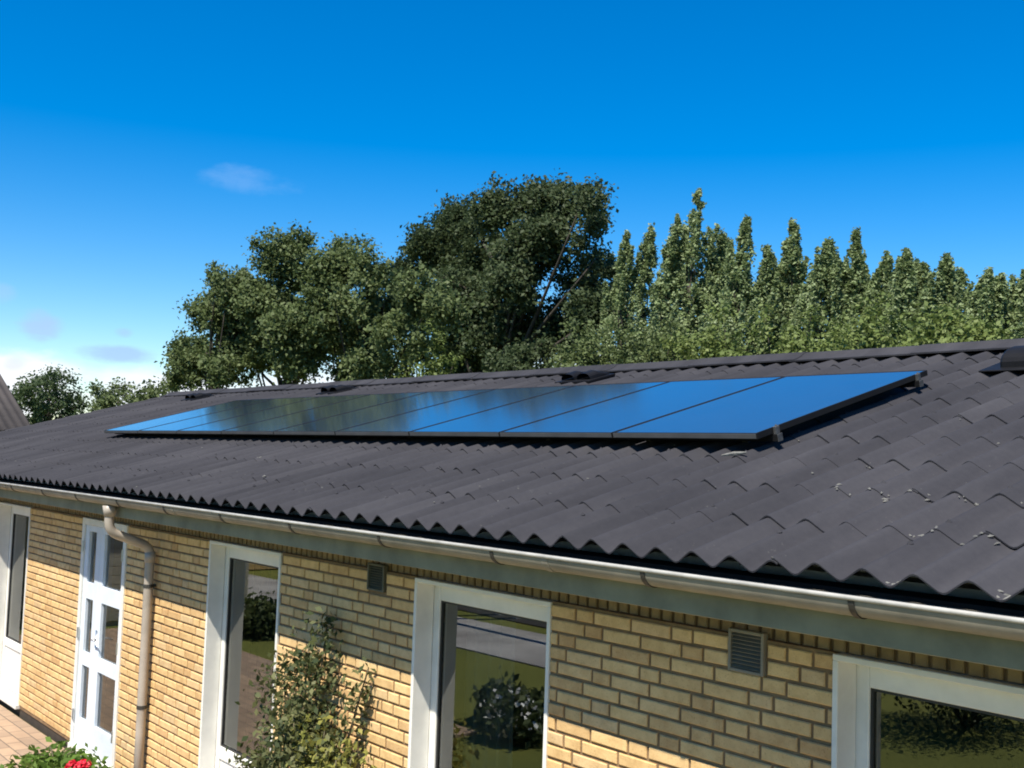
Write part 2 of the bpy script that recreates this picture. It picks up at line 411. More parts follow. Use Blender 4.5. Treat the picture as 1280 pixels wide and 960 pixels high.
def make_world():
    w = bpy.data.worlds.new('World'); sc.world = w; w.use_nodes = True
    t = w.node_tree; n = t.nodes; l = t.links; n.clear()
    out = n.new('ShaderNodeOutputWorld')
    sky = n.new('ShaderNodeTexSky'); sky.sky_type = 'NISHITA'; sky.sun_disc = False
    sky.sun_elevation = SUN_EL; sky.sun_rotation = math.atan2(to_sun.x, to_sun.y)
    sky.altitude = 0; sky.air_density = 1.0; sky.dust_density = .05; sky.ozone_density = 3.0
    hs = n.new('ShaderNodeHueSaturation'); hs.inputs['Saturation'].default_value = 1.56; hs.inputs['Value'].default_value = 1.09; hs.inputs['Hue'].default_value = .505
    l.new(sky.outputs[0], hs.inputs['Color'])
    bg = n.new('ShaderNodeBackground'); bg.inputs[1].default_value = .0885; l.new(hs.outputs[0], bg.inputs[0])
    tc = n.new('ShaderNodeTexCoord'); D = tc.outputs['Generated']
    def math_(op, a, b=None, c=None):
        m = n.new('ShaderNodeMath'); m.operation = op
        for i, v in enumerate((a, b, c)):
            if v is None: continue
            if isinstance(v, (int, float)): m.inputs[i].default_value = v
            else: l.new(v, m.inputs[i])
        return m.outputs[0]
    def dot(v):
        m = n.new('ShaderNodeVectorMath'); m.operation = 'DOT_PRODUCT'; l.new(D, m.inputs[0]); m.inputs[1].default_value = v; return m.outputs['Value']
    mp = n.new('ShaderNodeMapping'); mp.inputs['Scale'].default_value = (1, 1, 2.4); l.new(D, mp.inputs[0])
    nz = n.new('ShaderNodeTexNoise'); nz.inputs['Scale'].default_value = 22; nz.inputs['Detail'].default_value = 6; nz.inputs['Roughness'].default_value = .58; l.new(mp.outputs[0], nz.inputs['Vector'])
    cur = bg.outputs[0]
    # az, el, half width, half height, density, colour, noise weight
    for az, el, a, b, den, col, nw in CLOUDS:
        c = view_dir(az, el); r = Vector((c.y, -c.x, 0)).normalized(); u = r.cross(c)
        e = math_('ADD', math_('POWER', math_('DIVIDE', dot(r), a), 2), math_('POWER', math_('DIVIDE', dot(u), b), 2))
        front = math_('GREATER_THAN', dot(c), .2)
        base = math_('SUBTRACT', 1.0, e)
        val = math_('ADD', base, math_('MULTIPLY', math_('SUBTRACT', nz.outputs['Fac'], .52), nw))
        mr = n.new('ShaderNodeMapRange'); mr.interpolation_type = 'SMOOTHSTEP'; l.new(val, mr.inputs[0])
        mr.inputs[1].default_value = .02; mr.inputs[2].default_value = 1.1 if den < 1 else .75; mr.inputs[3].default_value = 0; mr.inputs[4].default_value = min(den, 1)
        fac = math_('MULTIPLY', mr.outputs[0], front)
        cb = n.new('ShaderNodeBackground'); cb.inputs[0].default_value = (*col, 1); cb.inputs[1].default_value = 1
        mx = n.new('ShaderNodeMixShader'); l.new(fac, mx.inputs[0]); l.new(cur, mx.inputs[1]); l.new(cb.outputs[0], mx.inputs[2])
        cur = mx.outputs[0]
    l.new(cur, out.inputs[0])

CLOUDS = [(-64.2, .240, .050, .015, .20, (.27, .40, .62), 2.2),
          (-73.8, .098, .024, .017, .72, (.27, .37, .56), 2.2),
          (-75.6, .122, .016, .012, .35, (.27, .38, .58), 2.2),
          (-69.9, .078, .042, .010, .80, (.25, .37, .58), 2.2),
          (-69.9, .097, .010, .006, .6, (.25, .37, .58), 2.0),
          (-76.0, .083, .007, .005, .5, (.25, .37, .58), 2.0),
          (-77.0, .046, .12, .040, 1.3, (.62, .64, .67), 1.1),
          (-74.7, .065, .012, .010, .5, (.40, .44, .52), 2.0),
          (-67.5, .043, .09, .032, 1.3, (.60, .63, .67), 1.2),
          (-58, .045, .12, .040, 1.1, (.58, .62, .67), 1.4),
          (-47, .06, .10, .050, 1.0, (.58, .62, .67), 1.4)]
make_world()

sun = bpy.data.lights.new('sun', 'SUN'); sun.energy = 5.0; sun.angle = math.radians(.5); sun.color = (1, .93, .82)
so = link(bpy.data.objects.new('sun', sun)); so.rotation_mode = 'QUATERNION'; so.rotation_quaternion = to_sun.to_track_quat('Z', 'Y'); so.location = to_sun*40

cam = bpy.data.cameras.new('camera'); cam.sensor_width = 36; cam.lens = 38.81; cam.clip_end = 2000; cam.clip_start = .05
co = link(bpy.data.objects.new('camera', cam))
Rw = [[0.6389978461174588, 0.768477953475743, 0.03351697598206344], [-0.03073327368644952, 0.06904507014919775, -0.9971400323809121], [-0.76859431337069, 0.6361402465728969, 0.06773749437653884]]
mw = Matrix.Identity(4)
for i in range(3):
    mw[i][0] = Rw[0][i]; mw[i][1] = -Rw[1][i]; mw[i][2] = -Rw[2][i]
mw.translation = (0, -3.62, 2.85)
co.matrix_world = mw
sc.camera = co
sc.view_settings.view_transform = 'Standard'; sc.view_settings.look = 'None'; sc.view_settings.gamma = 1; sc.view_settings.exposure = .8
sc.view_settings.use_curve_mapping = False
sc.cycles.filter_width = 1.9; sc.cycles.max_bounces = 8; sc.cycles.transparent_max_bounces = 12

# ------------------------------------------------------------------ ground
g = MB().add([(-400, -400, -.03), (400, -400, -.03), (400, 500, -.03), (-400, 500, -.03)], [(0, 1, 2, 3)]).build('lawn', M['grass']); tag(g, kind='structure')
g = MB().box(-17.4, -9.2, -3.4, -.02, -.12, 0).build('patio', M['paver']); tag(g, kind='structure')
g = MB().box(-9.195, 7, -1.75, -.02, -.12, -.002).build('bounce_paving', M['paver']); tag(g, kind='structure')  # unseen paving, added to bounce warm light onto the shaded wall
g = MB().box(-34, -11.2, -8.9, -6.9, -.12, -.012, M=Matrix.Rotation(-.04, 4, 'Z')).build('driveway', M['gravel']); tag(g, kind='structure')

# ------------------------------------------------------------------ the house
X0, X1 = -18.6, 6.0
TH = .26788; CT, ST = math.cos(TH), math.sin(TH)
EY, EZ = -.40, 2.52
WAVE = .182; XC = -1.697
house = empty('brick_house', (0, 0, 0))
tag(house, 'long yellow brick house with dark corrugated roof under the solar panels', 'house')

OPEN = [(-13.46, -12.31), (-10.65, -9.53), (-7.87, -6.75), (-5.17, -4.02), (-2.437, -1.29), (.9, 2.05)]
OZ0, OZ1 = .06, 2.165

def segs(a, b, holes):
    out = [(a, b)]
    for h0, h1 in holes:
        nx = []
        for s0, s1 in out:
            if h1 <= s0 or h0 >= s1: nx.append((s0, s1)); continue
            if h0 > s0: nx.append((s0, h0))
            if h1 < s1: nx.append((h1, s1))
        out = nx
    return out

VENTS = [(-2.925, -2.748, 2.03, 2.165), (-5.655, -5.475, 2.045, 2.165)]
def brick_wall():
    mb = MB(); H = (2.168-.105)/31
    def brick(x0, x1, z0, z1, rec=0):
        nonlocal mb
        if x1-x0 < .02: return
        j = rec + rnd.uniform(-.0016, .0012); b = .0045
        dz = rnd.uniform(-.0012, .0012); dx = rnd.uniform(-.001, .001); tz = rnd.uniform(-.0015, .0015)
        x0 += dx; x1 += dx
        o = [(x0, z0+dz), (x1, z0+dz+tz), (x1, z1+dz+tz), (x0, z1+dz)]
        i = [(x0+b, z0+dz+b), (x1-b, z0+dz+tz+b), (x1-b, z1+dz+tz-b), (x0+b, z1+dz-b)]
        vs = [(x, .022+rec, z) for x, z in o] + [(x, .004+j, z) for x, z in o] + [(x, j, z) for x, z in i]
        fs = [(8, 9, 10, 11)] + [(4+k, 4+(k+1) % 4, 8+(k+1) % 4, 8+k) for k in range(4)] + [(k, (k+1) % 4, 4+(k+1) % 4, 4+k) for k in range(4)]
        mb.add(vs, fs)
    for c in range(31):
        z0 = .105+c*H; holes = list(OPEN) if z0+.03 < OZ1 else []
        holes += [(v[0]-.01, v[1]+.01) for v in VENTS if v[2] < z0+H*.6 < v[3]+H]
        x = X0 - (0 if c % 2 == 0 else .18) - (.12 if c % 4 in (2, 3) else 0); k = c
        while x < X1:
            L = .12 if k % 3 == 2 else .24
            for s0, s1 in segs(max(x, X0), min(x+L-.0145, X1), holes): brick(s0, s1, z0, z0+H-.0142)
            x += L; k += 1
    top = MB(); mb, keep = top, mb
    x = X0
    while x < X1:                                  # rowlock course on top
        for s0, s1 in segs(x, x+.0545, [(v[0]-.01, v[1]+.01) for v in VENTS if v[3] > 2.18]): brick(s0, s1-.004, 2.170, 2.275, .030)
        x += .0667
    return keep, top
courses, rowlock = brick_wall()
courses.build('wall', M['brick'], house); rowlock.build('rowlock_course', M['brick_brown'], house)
mb = MB()
for s0, s1 in segs(X0, X1, OPEN): mb.box(s0, s1, .009, .12, .07, 2.168)
mb.box(X0, X1, .046, .12, 2.168, 2.30)
mb.build('wall_mortar', M['mortar'], house)
mb = MB()
for s0, s1 in segs(X0+.01, X1-.01, OPEN): mb.box(s0, s1, .1215, .30, .07, 2.168)
mb.box(X0+.01, X1-.01, .1215, .30, 2.168, 2.45)
mb.box(X0+.01, X1-.01, 4.2, 4.3, .08, 2.45); mb.box(-8.6, -8.5, .30, 4.2, .08, 2.45); mb.box(-3.3, -3.2, .30, 4.2, .08, 2.45)
mb.box(X0+.01, X1-.01, .30, 8.2, 2.45, 2.50)
mb.build('room_wall', M['plaster'], house)
MB().box(X0+.01, X1-.01, .13, 8.2, -.02, .075).build('room_floor', M['wood_floor'], house)
MB().box(X0, X1, .02, .11, -.1, .103).build('plinth', M['tar'], house)
mb = MB()   # gable ends and back wall
zr = EZ + (4.12-EY)*math.tan(TH) - .10
for xa, xb in ((X0, X0+.25), (X1-.25, X1)):
    y0, y1 = .31, 8.3
    zf = EZ + (y0-EY)*math.tan(TH) - .10
    prof = [(y0, -.05), (y1, -.05), (y1, zf), (4.12, zr), (y0, zf)]
    mb.profile(prof, xa, xb, True, True)
mb.box(X0+.25, X1-.25, 8.05, 8.30, -.05, 2.5)
mb.build('gable_wall', M['brick'], house)

# windows -----------------------------------------------------------
def make_window(xa, xb, parent, door_like=True):
    w = empty('window'); w.parent = parent
    z0, z1 = OZ0, OZ1
    mb = MB(); e = .024                      # liner boards round the reveal
    mb.box(xa, xa+e, -.006, .118, z0+.05, z1-e, .003); mb.box(xb-e, xb, -.006, .118, z0+.05, z1-e, .003)
    mb.box(xa, xb, -.006, .118, z1-e, z1, .003)
    mb.build('lining', M['white'], w)
    f = .052; ya, yb = .120, .178
    mb = MB()
    mb.box(xa+.004, xa+e+f, ya, yb, z0+.05, z1-.004, .004); mb.box(xb-e-f, xb-.004, ya, yb, z0+.05, z1-.004, .004)
    xi, xj = xa+e+f, xb-e-f
    mb.box(xi, xj, ya, yb, z1-.125, z1-.004, .004)
    mb.box(xi, xj, ya, yb, .555, .645, .004); mb.box(xi, xj, ya, yb, z0+.05, z0+.13, .004)
    fr = mb.build('frame', M['white'], w)
    mb = MB(); gz0, gz1 = .645, z1-.125; q = .012
    mb.box(xi, xi+q, ya+.012, yb-.02, gz0, gz1); mb.box(xj-q, xj, ya+.012, yb-.02, gz0, gz1)
    mb.box(xi+q, xj-q, ya+.012, yb-.02, gz1-q, gz1); mb.box(xi+q, xj-q, ya+.012, yb-.02, gz0, gz0+q)
    mb.build('gasket', M['gasket'], w)
    MB().add([(xi+.002, ya+.022, gz0), (xj-.002, ya+.022, gz0), (xj-.002, ya+.022, gz1), (xi+.002, ya+.022, gz1)], [(0, 1, 2, 3)]).build('pane', M['glass'], w)
    MB().box(xi, xj, ya+.014, ya+.05, z0+.13, .555, .003).build('lower_panel', M['white'], w)
    MB().box(xa-.01, xb+.01, -.035, .125, z0, z0+.048, .006).build('sill', M['white'], w)
    return w
for i in (0, 2, 3, 4, 5): make_window(*OPEN[i], house)

# the glazed double door -------------------------------------------
d = empty('door'); d.parent = house
xa, xb = OPEN[1]
mb = MB()
mb.box(xa, xa+.055, -.012, .09, .06, 2.165, .004); mb.box(xb-.055, xb, -.012, .09, .06, 2.165, .004); mb.box(xa+.055, xb-.055, -.012, .09, 2.105, 2.165, .004)
mb.build('door_frame', M['white'], d)
MB().box(xa, xb, -.03, .12, .03, .085, .004).build('threshold', M['white'], d)
rows = [(.33, .815), (.935, 1.425), (1.575, 2.045)]
def leaf(l0, l1, p0, p1):
    lf = MB(); y0, y1 = .006, .052
    lf.box(l0, p0, y0, y1, .09, 2.10, .004); lf.box(p1, l1, y0, y1, .09, 2.10, .004)
    zs = [.09] + [v for r in rows for v in r] + [2.10]
    for k in range(0, len(zs), 2): lf.box(p0, p1, y0+.001, y1-.001, zs[k], zs[k+1], .003)
    lo = lf.build('door_leaf', M['door'], d)
    for r0, r1 in rows:
        MB().add([(p0, .034, r0), (p1, .034, r0), (p1, .034, r1), (p0, .034, r1)], [(0, 1, 2, 3)]).build('pane', M['doorglass'], lo)
    return lo
leaf(xa+.058, -10.195, -10.50, -10.305)
lr = leaf(-10.19, xb-.058, -10.095, -9.645)
mb = MB(); mb.box(-10.165, -10.135, -.004, .006, 1.02, 1.18, .003); mb.tube([(-10.15, 0, 1.1), (-10.15, -.04, 1.1), (-10.15, -.045, 1.1), (-10.06, -.045, 1.1)], .007, 8)
mb.build('handle', M['alu'], lr, True)
mb = MB()
for z in (.35, 1.1, 1.9):
    for hx in (xa+.055, xb-.055): MB().tube([(hx, -.016, z-.05), (hx, -.016, z+.05)], .009, 8).build('hinge', M['alu'], d)

# wall vents --------------------------------------------------------
def wall_vent(x0, x1, z0, z1, fm, lm):
    v = empty('wall_vent'); v.parent = house
    mb = MB(); t = .014
    mb.box(x0, x0+t, -.014, .02, z0, z1, .003); mb.box(x1-t, x1, -.014, .02, z0, z1, .003); mb.box(x0+t, x1-t, -.014, .02, z1-t, z1, .003); mb.box(x0+t, x1-t, -.014, .02, z0, z0+t, .003)
    mb.build('vent_frame', fm, v)
    mb = MB(); k = 9
    for i in range(k):
        z = z0+t+(z1-z0-2*t)*(i+.5)/k
        mb.box(x0+t, x1-t, -.008, .018, -.0015, .0015, M=Matrix.Translation((0, 0, z)) @ Matrix.Rotation(.6, 4, 'X'))
    mb.box(x0+t, x1-t, .016, .02, z0+t, z1-t)
    mb.build('louver', lm, v)
wall_vent(*VENTS[0][:2], 2.025, 2.195, M['gutter'], M['louver'])
wall_vent(*VENTS[1][:2], 2.045, 2.205, M['louver_green'], M['louver_green'])

# eaves -------------------------------------------------------------
MB().box(X0-.15, X1+.15, -.345, -.322, 2.278, 2.405, .003).build('fascia', M['fascia'], house)
MB().box(X0-.15, X1+.15, -.3215, .06, 2.284, 2.30).build('soffit', M['fascia'], house)
MB().box(X0-.1, X1+.1, -.335, -.3225, 2.406, 2.452).box(X0-.1, X1+.1, -.3215, -.18, 2.302, 2.452).build('eave_shade_filler', M['dark'], house)  # near-black strips painting in the shade under the roof sheets

gut = MB(); r = .0625; cy, cz = -.409, 2.437
prof = [(cy + r*math.cos(PI + PI*k/18), cz + r*math.sin(PI + PI*k/18)) for k in range(19)]
inner = [(cy + (r-.004)*math.cos(PI + PI*k/18), cz + (r-.004)*math.sin(PI + PI*k/18)) for k in range(19)]
gut.profile(prof + inner[::-1], X0-.16, X1+.16, True, True)
gutter = gut.build('gutter', M['gutter'], house, True)
gut = MB()
gut.tube([(X0-.16, cy-r-.004, cz+.004), (X1+.16, cy-r-.004, cz+.004)], .0085, 12)
gut.build('gutter_rim', M['gutter_rim'], gutter, True)
lin = [(cy + (r-.006)*math.cos(PI*1.03 + PI*.97*k/16), cz + (r-.006)*math.sin(PI*1.03 + PI*.97*k/16)) for k in range(17)]
MB().profile(lin, X0-.15, X1+.15).build('gutter_silt_shade', M['gutter_silt_shade'], gutter, True)  # dark lining: painted shade inside the gutter, along with dirt
for xb_ in [-.2-.93*k for k in range(-6, 20)]:
    mb = MB(); x = xb_ + rnd.uniform(-.02, .02)
    pr = [(cy + (r+.005)*math.cos(PI*1.02 + PI*.93*k/14), cz + (r+.005)*math.sin(PI*1.02 + PI*.93*k/14)) for k in range(15)]
    pr2 = [(cy + (r+.001)*math.cos(PI*1.02 + PI*.93*k/14), cz + (r+.001)*math.sin(PI*1.02 + PI*.93*k/14)) for k in range(15)]
    mb.profile(pr + pr2[::-1], x-.011, x+.011, True, True)
    mb.build('gutter_bracket', M['bracket'], gutter)
for x in (-3.55, -7.5, -11.6):          # joint collars
    mb = MB()
    pr = [(cy + (r+.0035)*math.cos(PI + PI*k/14), cz + (r+.0035)*math.sin(PI + PI*k/14)) for k in range(15)]
    pr2 = [(cy + (r+.0008)*math.cos(PI + PI*k/14), cz + (r+.0008)*math.sin(PI + PI*k/14)) for k in range(15)]
    mb.profile(pr + pr2[::-1], x-.02, x+.02, True, True); mb.build('gutter_joint', M['gutter'], gutter)
# downpipe with swan neck
px = -8.86
path = []
def arc(p, c, q, n=6):
    p, c, q = map(np.array, (p, c, q)); return [tuple((1-t)**2*p + 2*t*(1-t)*c + t*t*q) for t in np.linspace(0, 1, n)]
path = [(px, -.41, 2.36), (px, -.41, 2.29)] + arc((px, -.41, 2.25), (px, -.41, 2.165), (px, -.34, 2.14)) + arc((px, -.13, 2.062), (px, -.06, 2.035), (px, -.06, 1.96)) + [(px, -.06, 1.2), (px, -.06, .55), (px, -.06, .02)]
dp = MB().tube(path, .0375, 14).build('downpipe', M['pipe'], house, True)
mb = MB()
MB().tube([(px, -.41, 2.37), (px, -.41, 2.285)], [.058, .043], 14).build('outlet', M['pipe'], dp, True)
MB().tube([(px, -.06, 1.995), (px, -.06, 1.91)], .0425, 14).build('socket', M['pipe'], dp, True)
for z in (1.72, .75):
    mb = MB().tube([(px, -.06, z-.014), (px, -.06, z+.014)], .0415, 14); mb.box(px-.012, px+.012, -.03, .0, z-.012, z+.012); mb.build('pipe_bracket', M['bracket'], dp)

# corrugated roof ---------------------------------------------------
ROWS = 10; STEP = .4755; S = 14
def corr(x, amp=.0255):
    c = math.cos(2*PI*(x-XC)/WAVE); return amp*(c*.95 + .05*math.cos(6*PI*(x-XC)/WAVE)) - amp
def roof_side(back=False):
    V = []; F = []
    xs_all = np.arange(XC - WAVE*round((XC-X0+.15)/WAVE), X1+.16, WAVE/S)
    per = 6*S
    for rrow in range(ROWS):
        s0 = rrow*STEP
        s1 = min(s0+STEP+.06, ROWS*STEP+.005)
        shift = (3*S if rrow % 2 else 0)
        starts = list(range(-shift, len(xs_all), per))
        for si, st in enumerate(starts):
            a = max(st, 0); b = min(st+per+2, len(xs_all)-1)
            if b-a < 2: continue
            xs = xs_all[a:b+1]; jit = rnd.uniform(-.002, .0022); js = rnd.uniform(-.006, .006); lift = rnd.uniform(0, .0015)
            n = len(xs); base = len(V)
            side = .0065*np.exp(-np.arange(n)/(2.2*S))           # side lap
            for kind in range(4):
                for i, x in enumerate(xs):
                    h = corr(x) + side[i]
                    if kind == 0: s, hh = s0+js, h+.0085+jit-.0062          # lower lip bottom
                    elif kind == 1: s, hh = s0+js, h+.0085+jit             # lip top
                    elif kind == 2: s, hh = s0+js+.16, h+.0065+lift
                    else: s, hh = s1, h+.0005
                    y = EY + s*CT - hh*ST; z = EZ + s*ST + hh*CT
                    if back: y = 2*4.15 - y
                    V.append((x, y, z))
            # doubled vertices along the lip keep that edge crisp under smooth shading
            dup = len(V)
            for i in range(n): V.append(V[base+n+i])
            for i in range(n-1):
                F.append((base+i, base+i+1, base+n+i+1, base+n+i))
                F.append((dup+i, dup+i+1, base+2*n+i+1, base+2*n+i))
                F.append((base+2*n+i, base+2*n+i+1, base+3*n+i+1, base+3*n+i))
    return V, F
Va, Fa = roof_side(False); Vb, Fb = roof_side(True)
V = np.array(Va+Vb); F = np.array(Fa + [tuple(i+len(Va) for i in f[::-1]) for f in Fb])
roof = np_mesh('roof', V, F, M['roof'], house, True)

def on_roof(x, s, h=0.0): return Vector((x, EY + s*CT - h*ST, EZ + s*ST + h*CT))
RB = Matrix.Rotation(TH, 4, 'X')       # local roof frame: x along eave, y up the slope, z normal

# ridge cap, 1.1 m pieces lying on the crests
mb = MB(); ry, rz = 4.15, EZ + (4.15-EY)*math.tan(TH)
x = X0-.17; k = 0
while x < X1+.1:
    L = min(1.1, X1+.17-x); up = .020 + (.006 if k % 2 else 0) + rnd.uniform(0, .002)
    pr = []
    for sgn, rng in ((-1, range(0, 6)), (1, range(6, 12))):
        pass
    pts = [(-.19, -.19*math.tan(TH)+.004), (-.14, -.14*math.tan(TH)+.006), (-.085, -.085*math.tan(TH)+.016), (-.05, .018), (-.02, .030), (0, .033), (.02, .030), (.05, .018), (.085, -.085*math.tan(TH)+.016), (.14, -.14*math.tan(TH)+.006), (.19, -.19*math.tan(TH)+.004)]
    o = [(ry+a, rz+b+up) for a, b in pts]; i2 = [(ry+a*.985, rz+b+up-.012) for a, b in pts]
    mb.profile(o + i2[::-1], x, x+L+.05, True, True); x += 1.1; k += 1
mb.build('ridge_cap', M['roof'], roof)

# low roof vents near the ridge
def roof_vent(x, s, big=False):
    rv = empty('roof_vent', on_roof(x, s, .0)); rv.parent = roof; rv.rotation_euler = (TH, 0, 0)
    return rv
def low_vent(x, s):
    mb = MB(); Mx = Matrix.Translation(on_roof(x, s, .012)) @ RB
    mb.box(-.24, .24, -.18, .18, -.02, .006, .004, Mx)
    n = 10                                     # two low hoods side by side
    for cx_, w in ((-.11, .09), (.11, .09)):
        vs = []; fs = []
        for j in range(n+1):
            th = PI*j/n
            for y, hh in ((-.12, .06), (.0, .07), (.15, .015)):
                vs.append(Mx @ Vector((cx_ - w*math.cos(th), y, .008 + hh*math.sin(th)**.7)))
        for j in range(n):
            for q in range(2): fs.append((j*3+q, j*3+q+1, (j+1)*3+q+1, (j+1)*3+q))
        mb.add(vs, fs)
    return mb.build('roof_vent', M['vent_metal'], roof)
for x in (-16.55, -12.3, -7.7): low_vent(x, (3.66-EY)/CT)
def hood(x, s):                                # dark hooded ridge vent at the right
    mb = MB(); Mx = Matrix.Translation(on_roof(x, s, .0)) @ RB
    mb.box(-.10, .80, -.27, .24, .004, .016, .004, Mx)
    n = 12; vs = []; fs = []
    xs = [0, .02, .72, .74]
    for xi, xv in enumerate(xs):
        k = .9 if xi in (0, 3) else 1
        for j in range(n+1):
            th = PI*j/n
            vs.append(Mx @ Vector((xv, -.02 - .17*k*math.cos(th), .016 + .105*k*math.sin(th)**.8)))
    m = n+1
    for a in range(3):
        for j in range(n): fs.append((a*m+j, a*m+j+1, (a+1)*m+j+1, (a+1)*m+j))
    fs.append(tuple(range(m))[::-1]); fs.append(tuple(range(3*m, 4*m)))
    mb.add(vs, fs)
    return mb.build('roof_vent', M['vent_metal'], roof)
hood(-3.42, (3.42-EY)/CT)

mb = MB()
for row in range(ROWS):                        # domed screw heads on the crests, two per sheet
    for kx in range(-92, 42, 3):
        Mx = Matrix.Translation(on_roof(XC + WAVE*kx, row*STEP + (.09 if row else .30), .011)) @ RB
        mb.add([Mx @ Vector(p) for p in ((.013, 0, -.004), (.0065, .011, -.004), (-.0065, .011, -.004), (-.013, 0, -.004), (-.0065, -.011, -.004), (.0065, -.011, -.004), (0, 0, .008))], [(k, (k+1) % 6, 6) for k in range(6)])
sc_ = mb.build('screw_heads', M['roof'], roof); sc_['kind'] = 'stuff'
# lichen crusts and bits of moss at the laps
mb = MB(); lr_ = random.Random(5)
def crust(x, s, rx, ry_, n=9):
    Mx = Matrix.Translation(on_roof(x, s, corr(x)+.012)) @ RB @ Matrix.Rotation(lr_.uniform(0, 6.3), 4, 'Z')
    vs = [Mx @ Vector((0, 0, .004))]
    for k in range(n):
        q = lr_.uniform(.5, 1.15); vs.append(Mx @ Vector((rx*q*math.cos(2*PI*k/n), ry_*q*math.sin(2*PI*k/n), -.002)))
    mb.add(vs, [(0, 1+k, 1+(k+1) % n) for k in range(n)])
for row in range(1, ROWS):
    for k in range(int(26 if row < 6 else 10)):
        kx = lr_.randint(-64, 16); x = XC + kx*WAVE + WAVE*lr_.uniform(.30, .52)
        if lr_.random() < .8: crust(x, row*STEP + lr_.uniform(-.012, .03), lr_.uniform(.006, .015), lr_.uniform(.003, .007))
for x, s, a in ((-2.76, .95, .03), (-2.57, .945, .034), (-2.38, .96, .024), (-2.09, .47, .03), (-1.87, .47, .028), (-7.33, .55, .045), (-7.26, .62, .02), (-8.27, .98, .028), (-2.95, 1.43, .02), (-2.2, .93, .02)):
    for q in range(4): crust(x + lr_.uniform(-.05, .05), s + lr_.uniform(-.03, .03), a*lr_.uniform(.25, .7), a*.2)
for k in range(40): crust(XC + lr_.randint(0, 0) - lr_.uniform(-3, 12), lr_.uniform(0, 3), lr_.uniform(.004, .012), lr_.uniform(.003, .009))
for kx in (-2, 0, 1):                      # crusts on the eave valleys
    for q in range(5): crust(XC + kx*WAVE + WAVE*.5 + lr_.uniform(-.03, .03), lr_.uniform(.012, .05), .012, .006)
lich = mb.build('lichen', M['lichen'], roof); lich['kind'] = 'stuff'
mb = MB()                                   # a pale twig below the panels
mb.tube([on_roof(-3.78, 1.415, .012), on_roof(-3.71, 1.43, .02), on_roof(-3.66, 1.47, .016)], [.005, .012, .006], 6)
tw = mb.build('twig', M['lichen']); tag(tw, 'pale dry twig lying on the roof below the right end of the solar panels', 'twig')

# ------------------------------------------------------------------ solar panels
PW, PL, PITCH = 1.062, 1.755, 1.075
H0 = .10; S0 = (1.075-EY + H0*ST)/CT
def make_panel():
    root = empty('solar_panel')
    mb = MB(); t = .035; w = .007
    mb.box(0, PW, 0, w, -t, 0, .0015); mb.box(0, PW, PL-w, PL, -t, 0, .0015); mb.box(0, w, w, PL-w, -t, 0, .0015); mb.box(PW-w, PW, w, PL-w, -t, 0, .0015)
    mb.build('panel_frame', M['alu_black'], root)
    MB().box(w, PW-w, w, PL-w, -.008, -.0025).build('panel_glass', M['panel'], root)
    MB().box(w+.001, PW-w-.001, w+.001, PL-w-.001, -.011, -.009).build('back_sheet', M['dark'], root)
    MB().box(.002, PW-.002, -.0035, -.0005, -.030, -.004, .001).build('lit_edge_strip', M['lit_edge'], root)  # added paler strip, sunlight on the frame's front face put into colour
    return root
names = ['rightmost solar panel, its whole right edge open to the roof', 'second solar panel from the right end of the row', 'third solar panel from the right end of the row',
         'fourth solar panel from the right end of the row', 'middle solar panel of the row of nine', 'fourth solar panel from the left end of the row',
         'third solar panel from the left end of the row', 'second solar panel from the left end of the row', 'leftmost solar panel, at the far narrow tip of the row']
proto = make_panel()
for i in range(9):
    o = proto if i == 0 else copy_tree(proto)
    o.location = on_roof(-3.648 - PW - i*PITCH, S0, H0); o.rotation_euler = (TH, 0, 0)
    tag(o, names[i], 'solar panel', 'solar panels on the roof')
xr, xl = -3.648+.026, -3.648-8*PITCH-PW-.06
for s, lab in ((.16, 'lower mounting rail, under the bottom edge of the solar panels'), (1.62, 'upper mounting rail, under the top edge of the solar panels')):
    root = empty('mounting_rail', on_roof(xr, S0+s, 0)); root.rotation_euler = (TH, 0, 0); tag(root, lab, 'rail', 'rails under the solar panels')
    MB().box(xl-xr, 0, -.02, .02, H0-.079, H0-.039, .002).build('rail', M['alu_black'], root)
    mb = MB()
    mb.box(-.024, -.006, -.018, .018, H0-.0395, H0+.003, .002); mb.tube([(-.015, 0, H0+.002), (-.015, 0, H0+.010)], .006, 8)
    mb.box(0, .004, -.021, .021, H0-.080, H0-.038, .001)
    mb.build('end_clamp', M['clamp'], root)
    nf = 12
    for k in range(nf):
        fx = (xl-xr)*(k+.25)/nf
        xx = xr+fx; xx = XC + WAVE*round((xx-XC)/WAVE); fx = xx-xr
        mb = MB().box(fx-.02, fx+.02, .022, .05, .0, H0-.045, .002); mb.tube([(fx, .036, -.01), (fx, .036, H0-.045)], .006, 6)
        mb.build('roof_hook', M['hook'], root)

# ------------------------------------------------------------------ curtains inside
def curtain(xa, xb, z0, z1, y, lab, m, group=None):
    n = int((xb-xa)/.012); V = []; F = []
    for i in range(n+1):
        x = xa+(xb-xa)*i/n; yy = y + .028*math.sin(x*58)+.010*math.sin(x*23+1)
        for z in (z0, (z0+z1)/2, z1): V.append((x + (.01*math.sin(x*31) if z == z0 else 0), yy*(1 if z == z1 else 1.0)+ (0 if z == z1 else .01*math.sin(x*17)), z))
    for i in range(n):
        for q in range(2): F.append((i*3+q, (i+1)*3+q, (i+1)*3+q+1, i*3+q+1))
    o = np_mesh('curtain', np.array(V), np.array(F), m, None, True)
    mod = o.modifiers.new('thick', 'SOLIDIFY'); mod.thickness = .003
    tag(o, lab, 'curtain', group); return o
curtain(-5.12, -4.72, .12, 2.2, .36, 'pale folded curtain at the left inside the window right of the climbing plant', M['curtain'], 'curtains inside the windows')
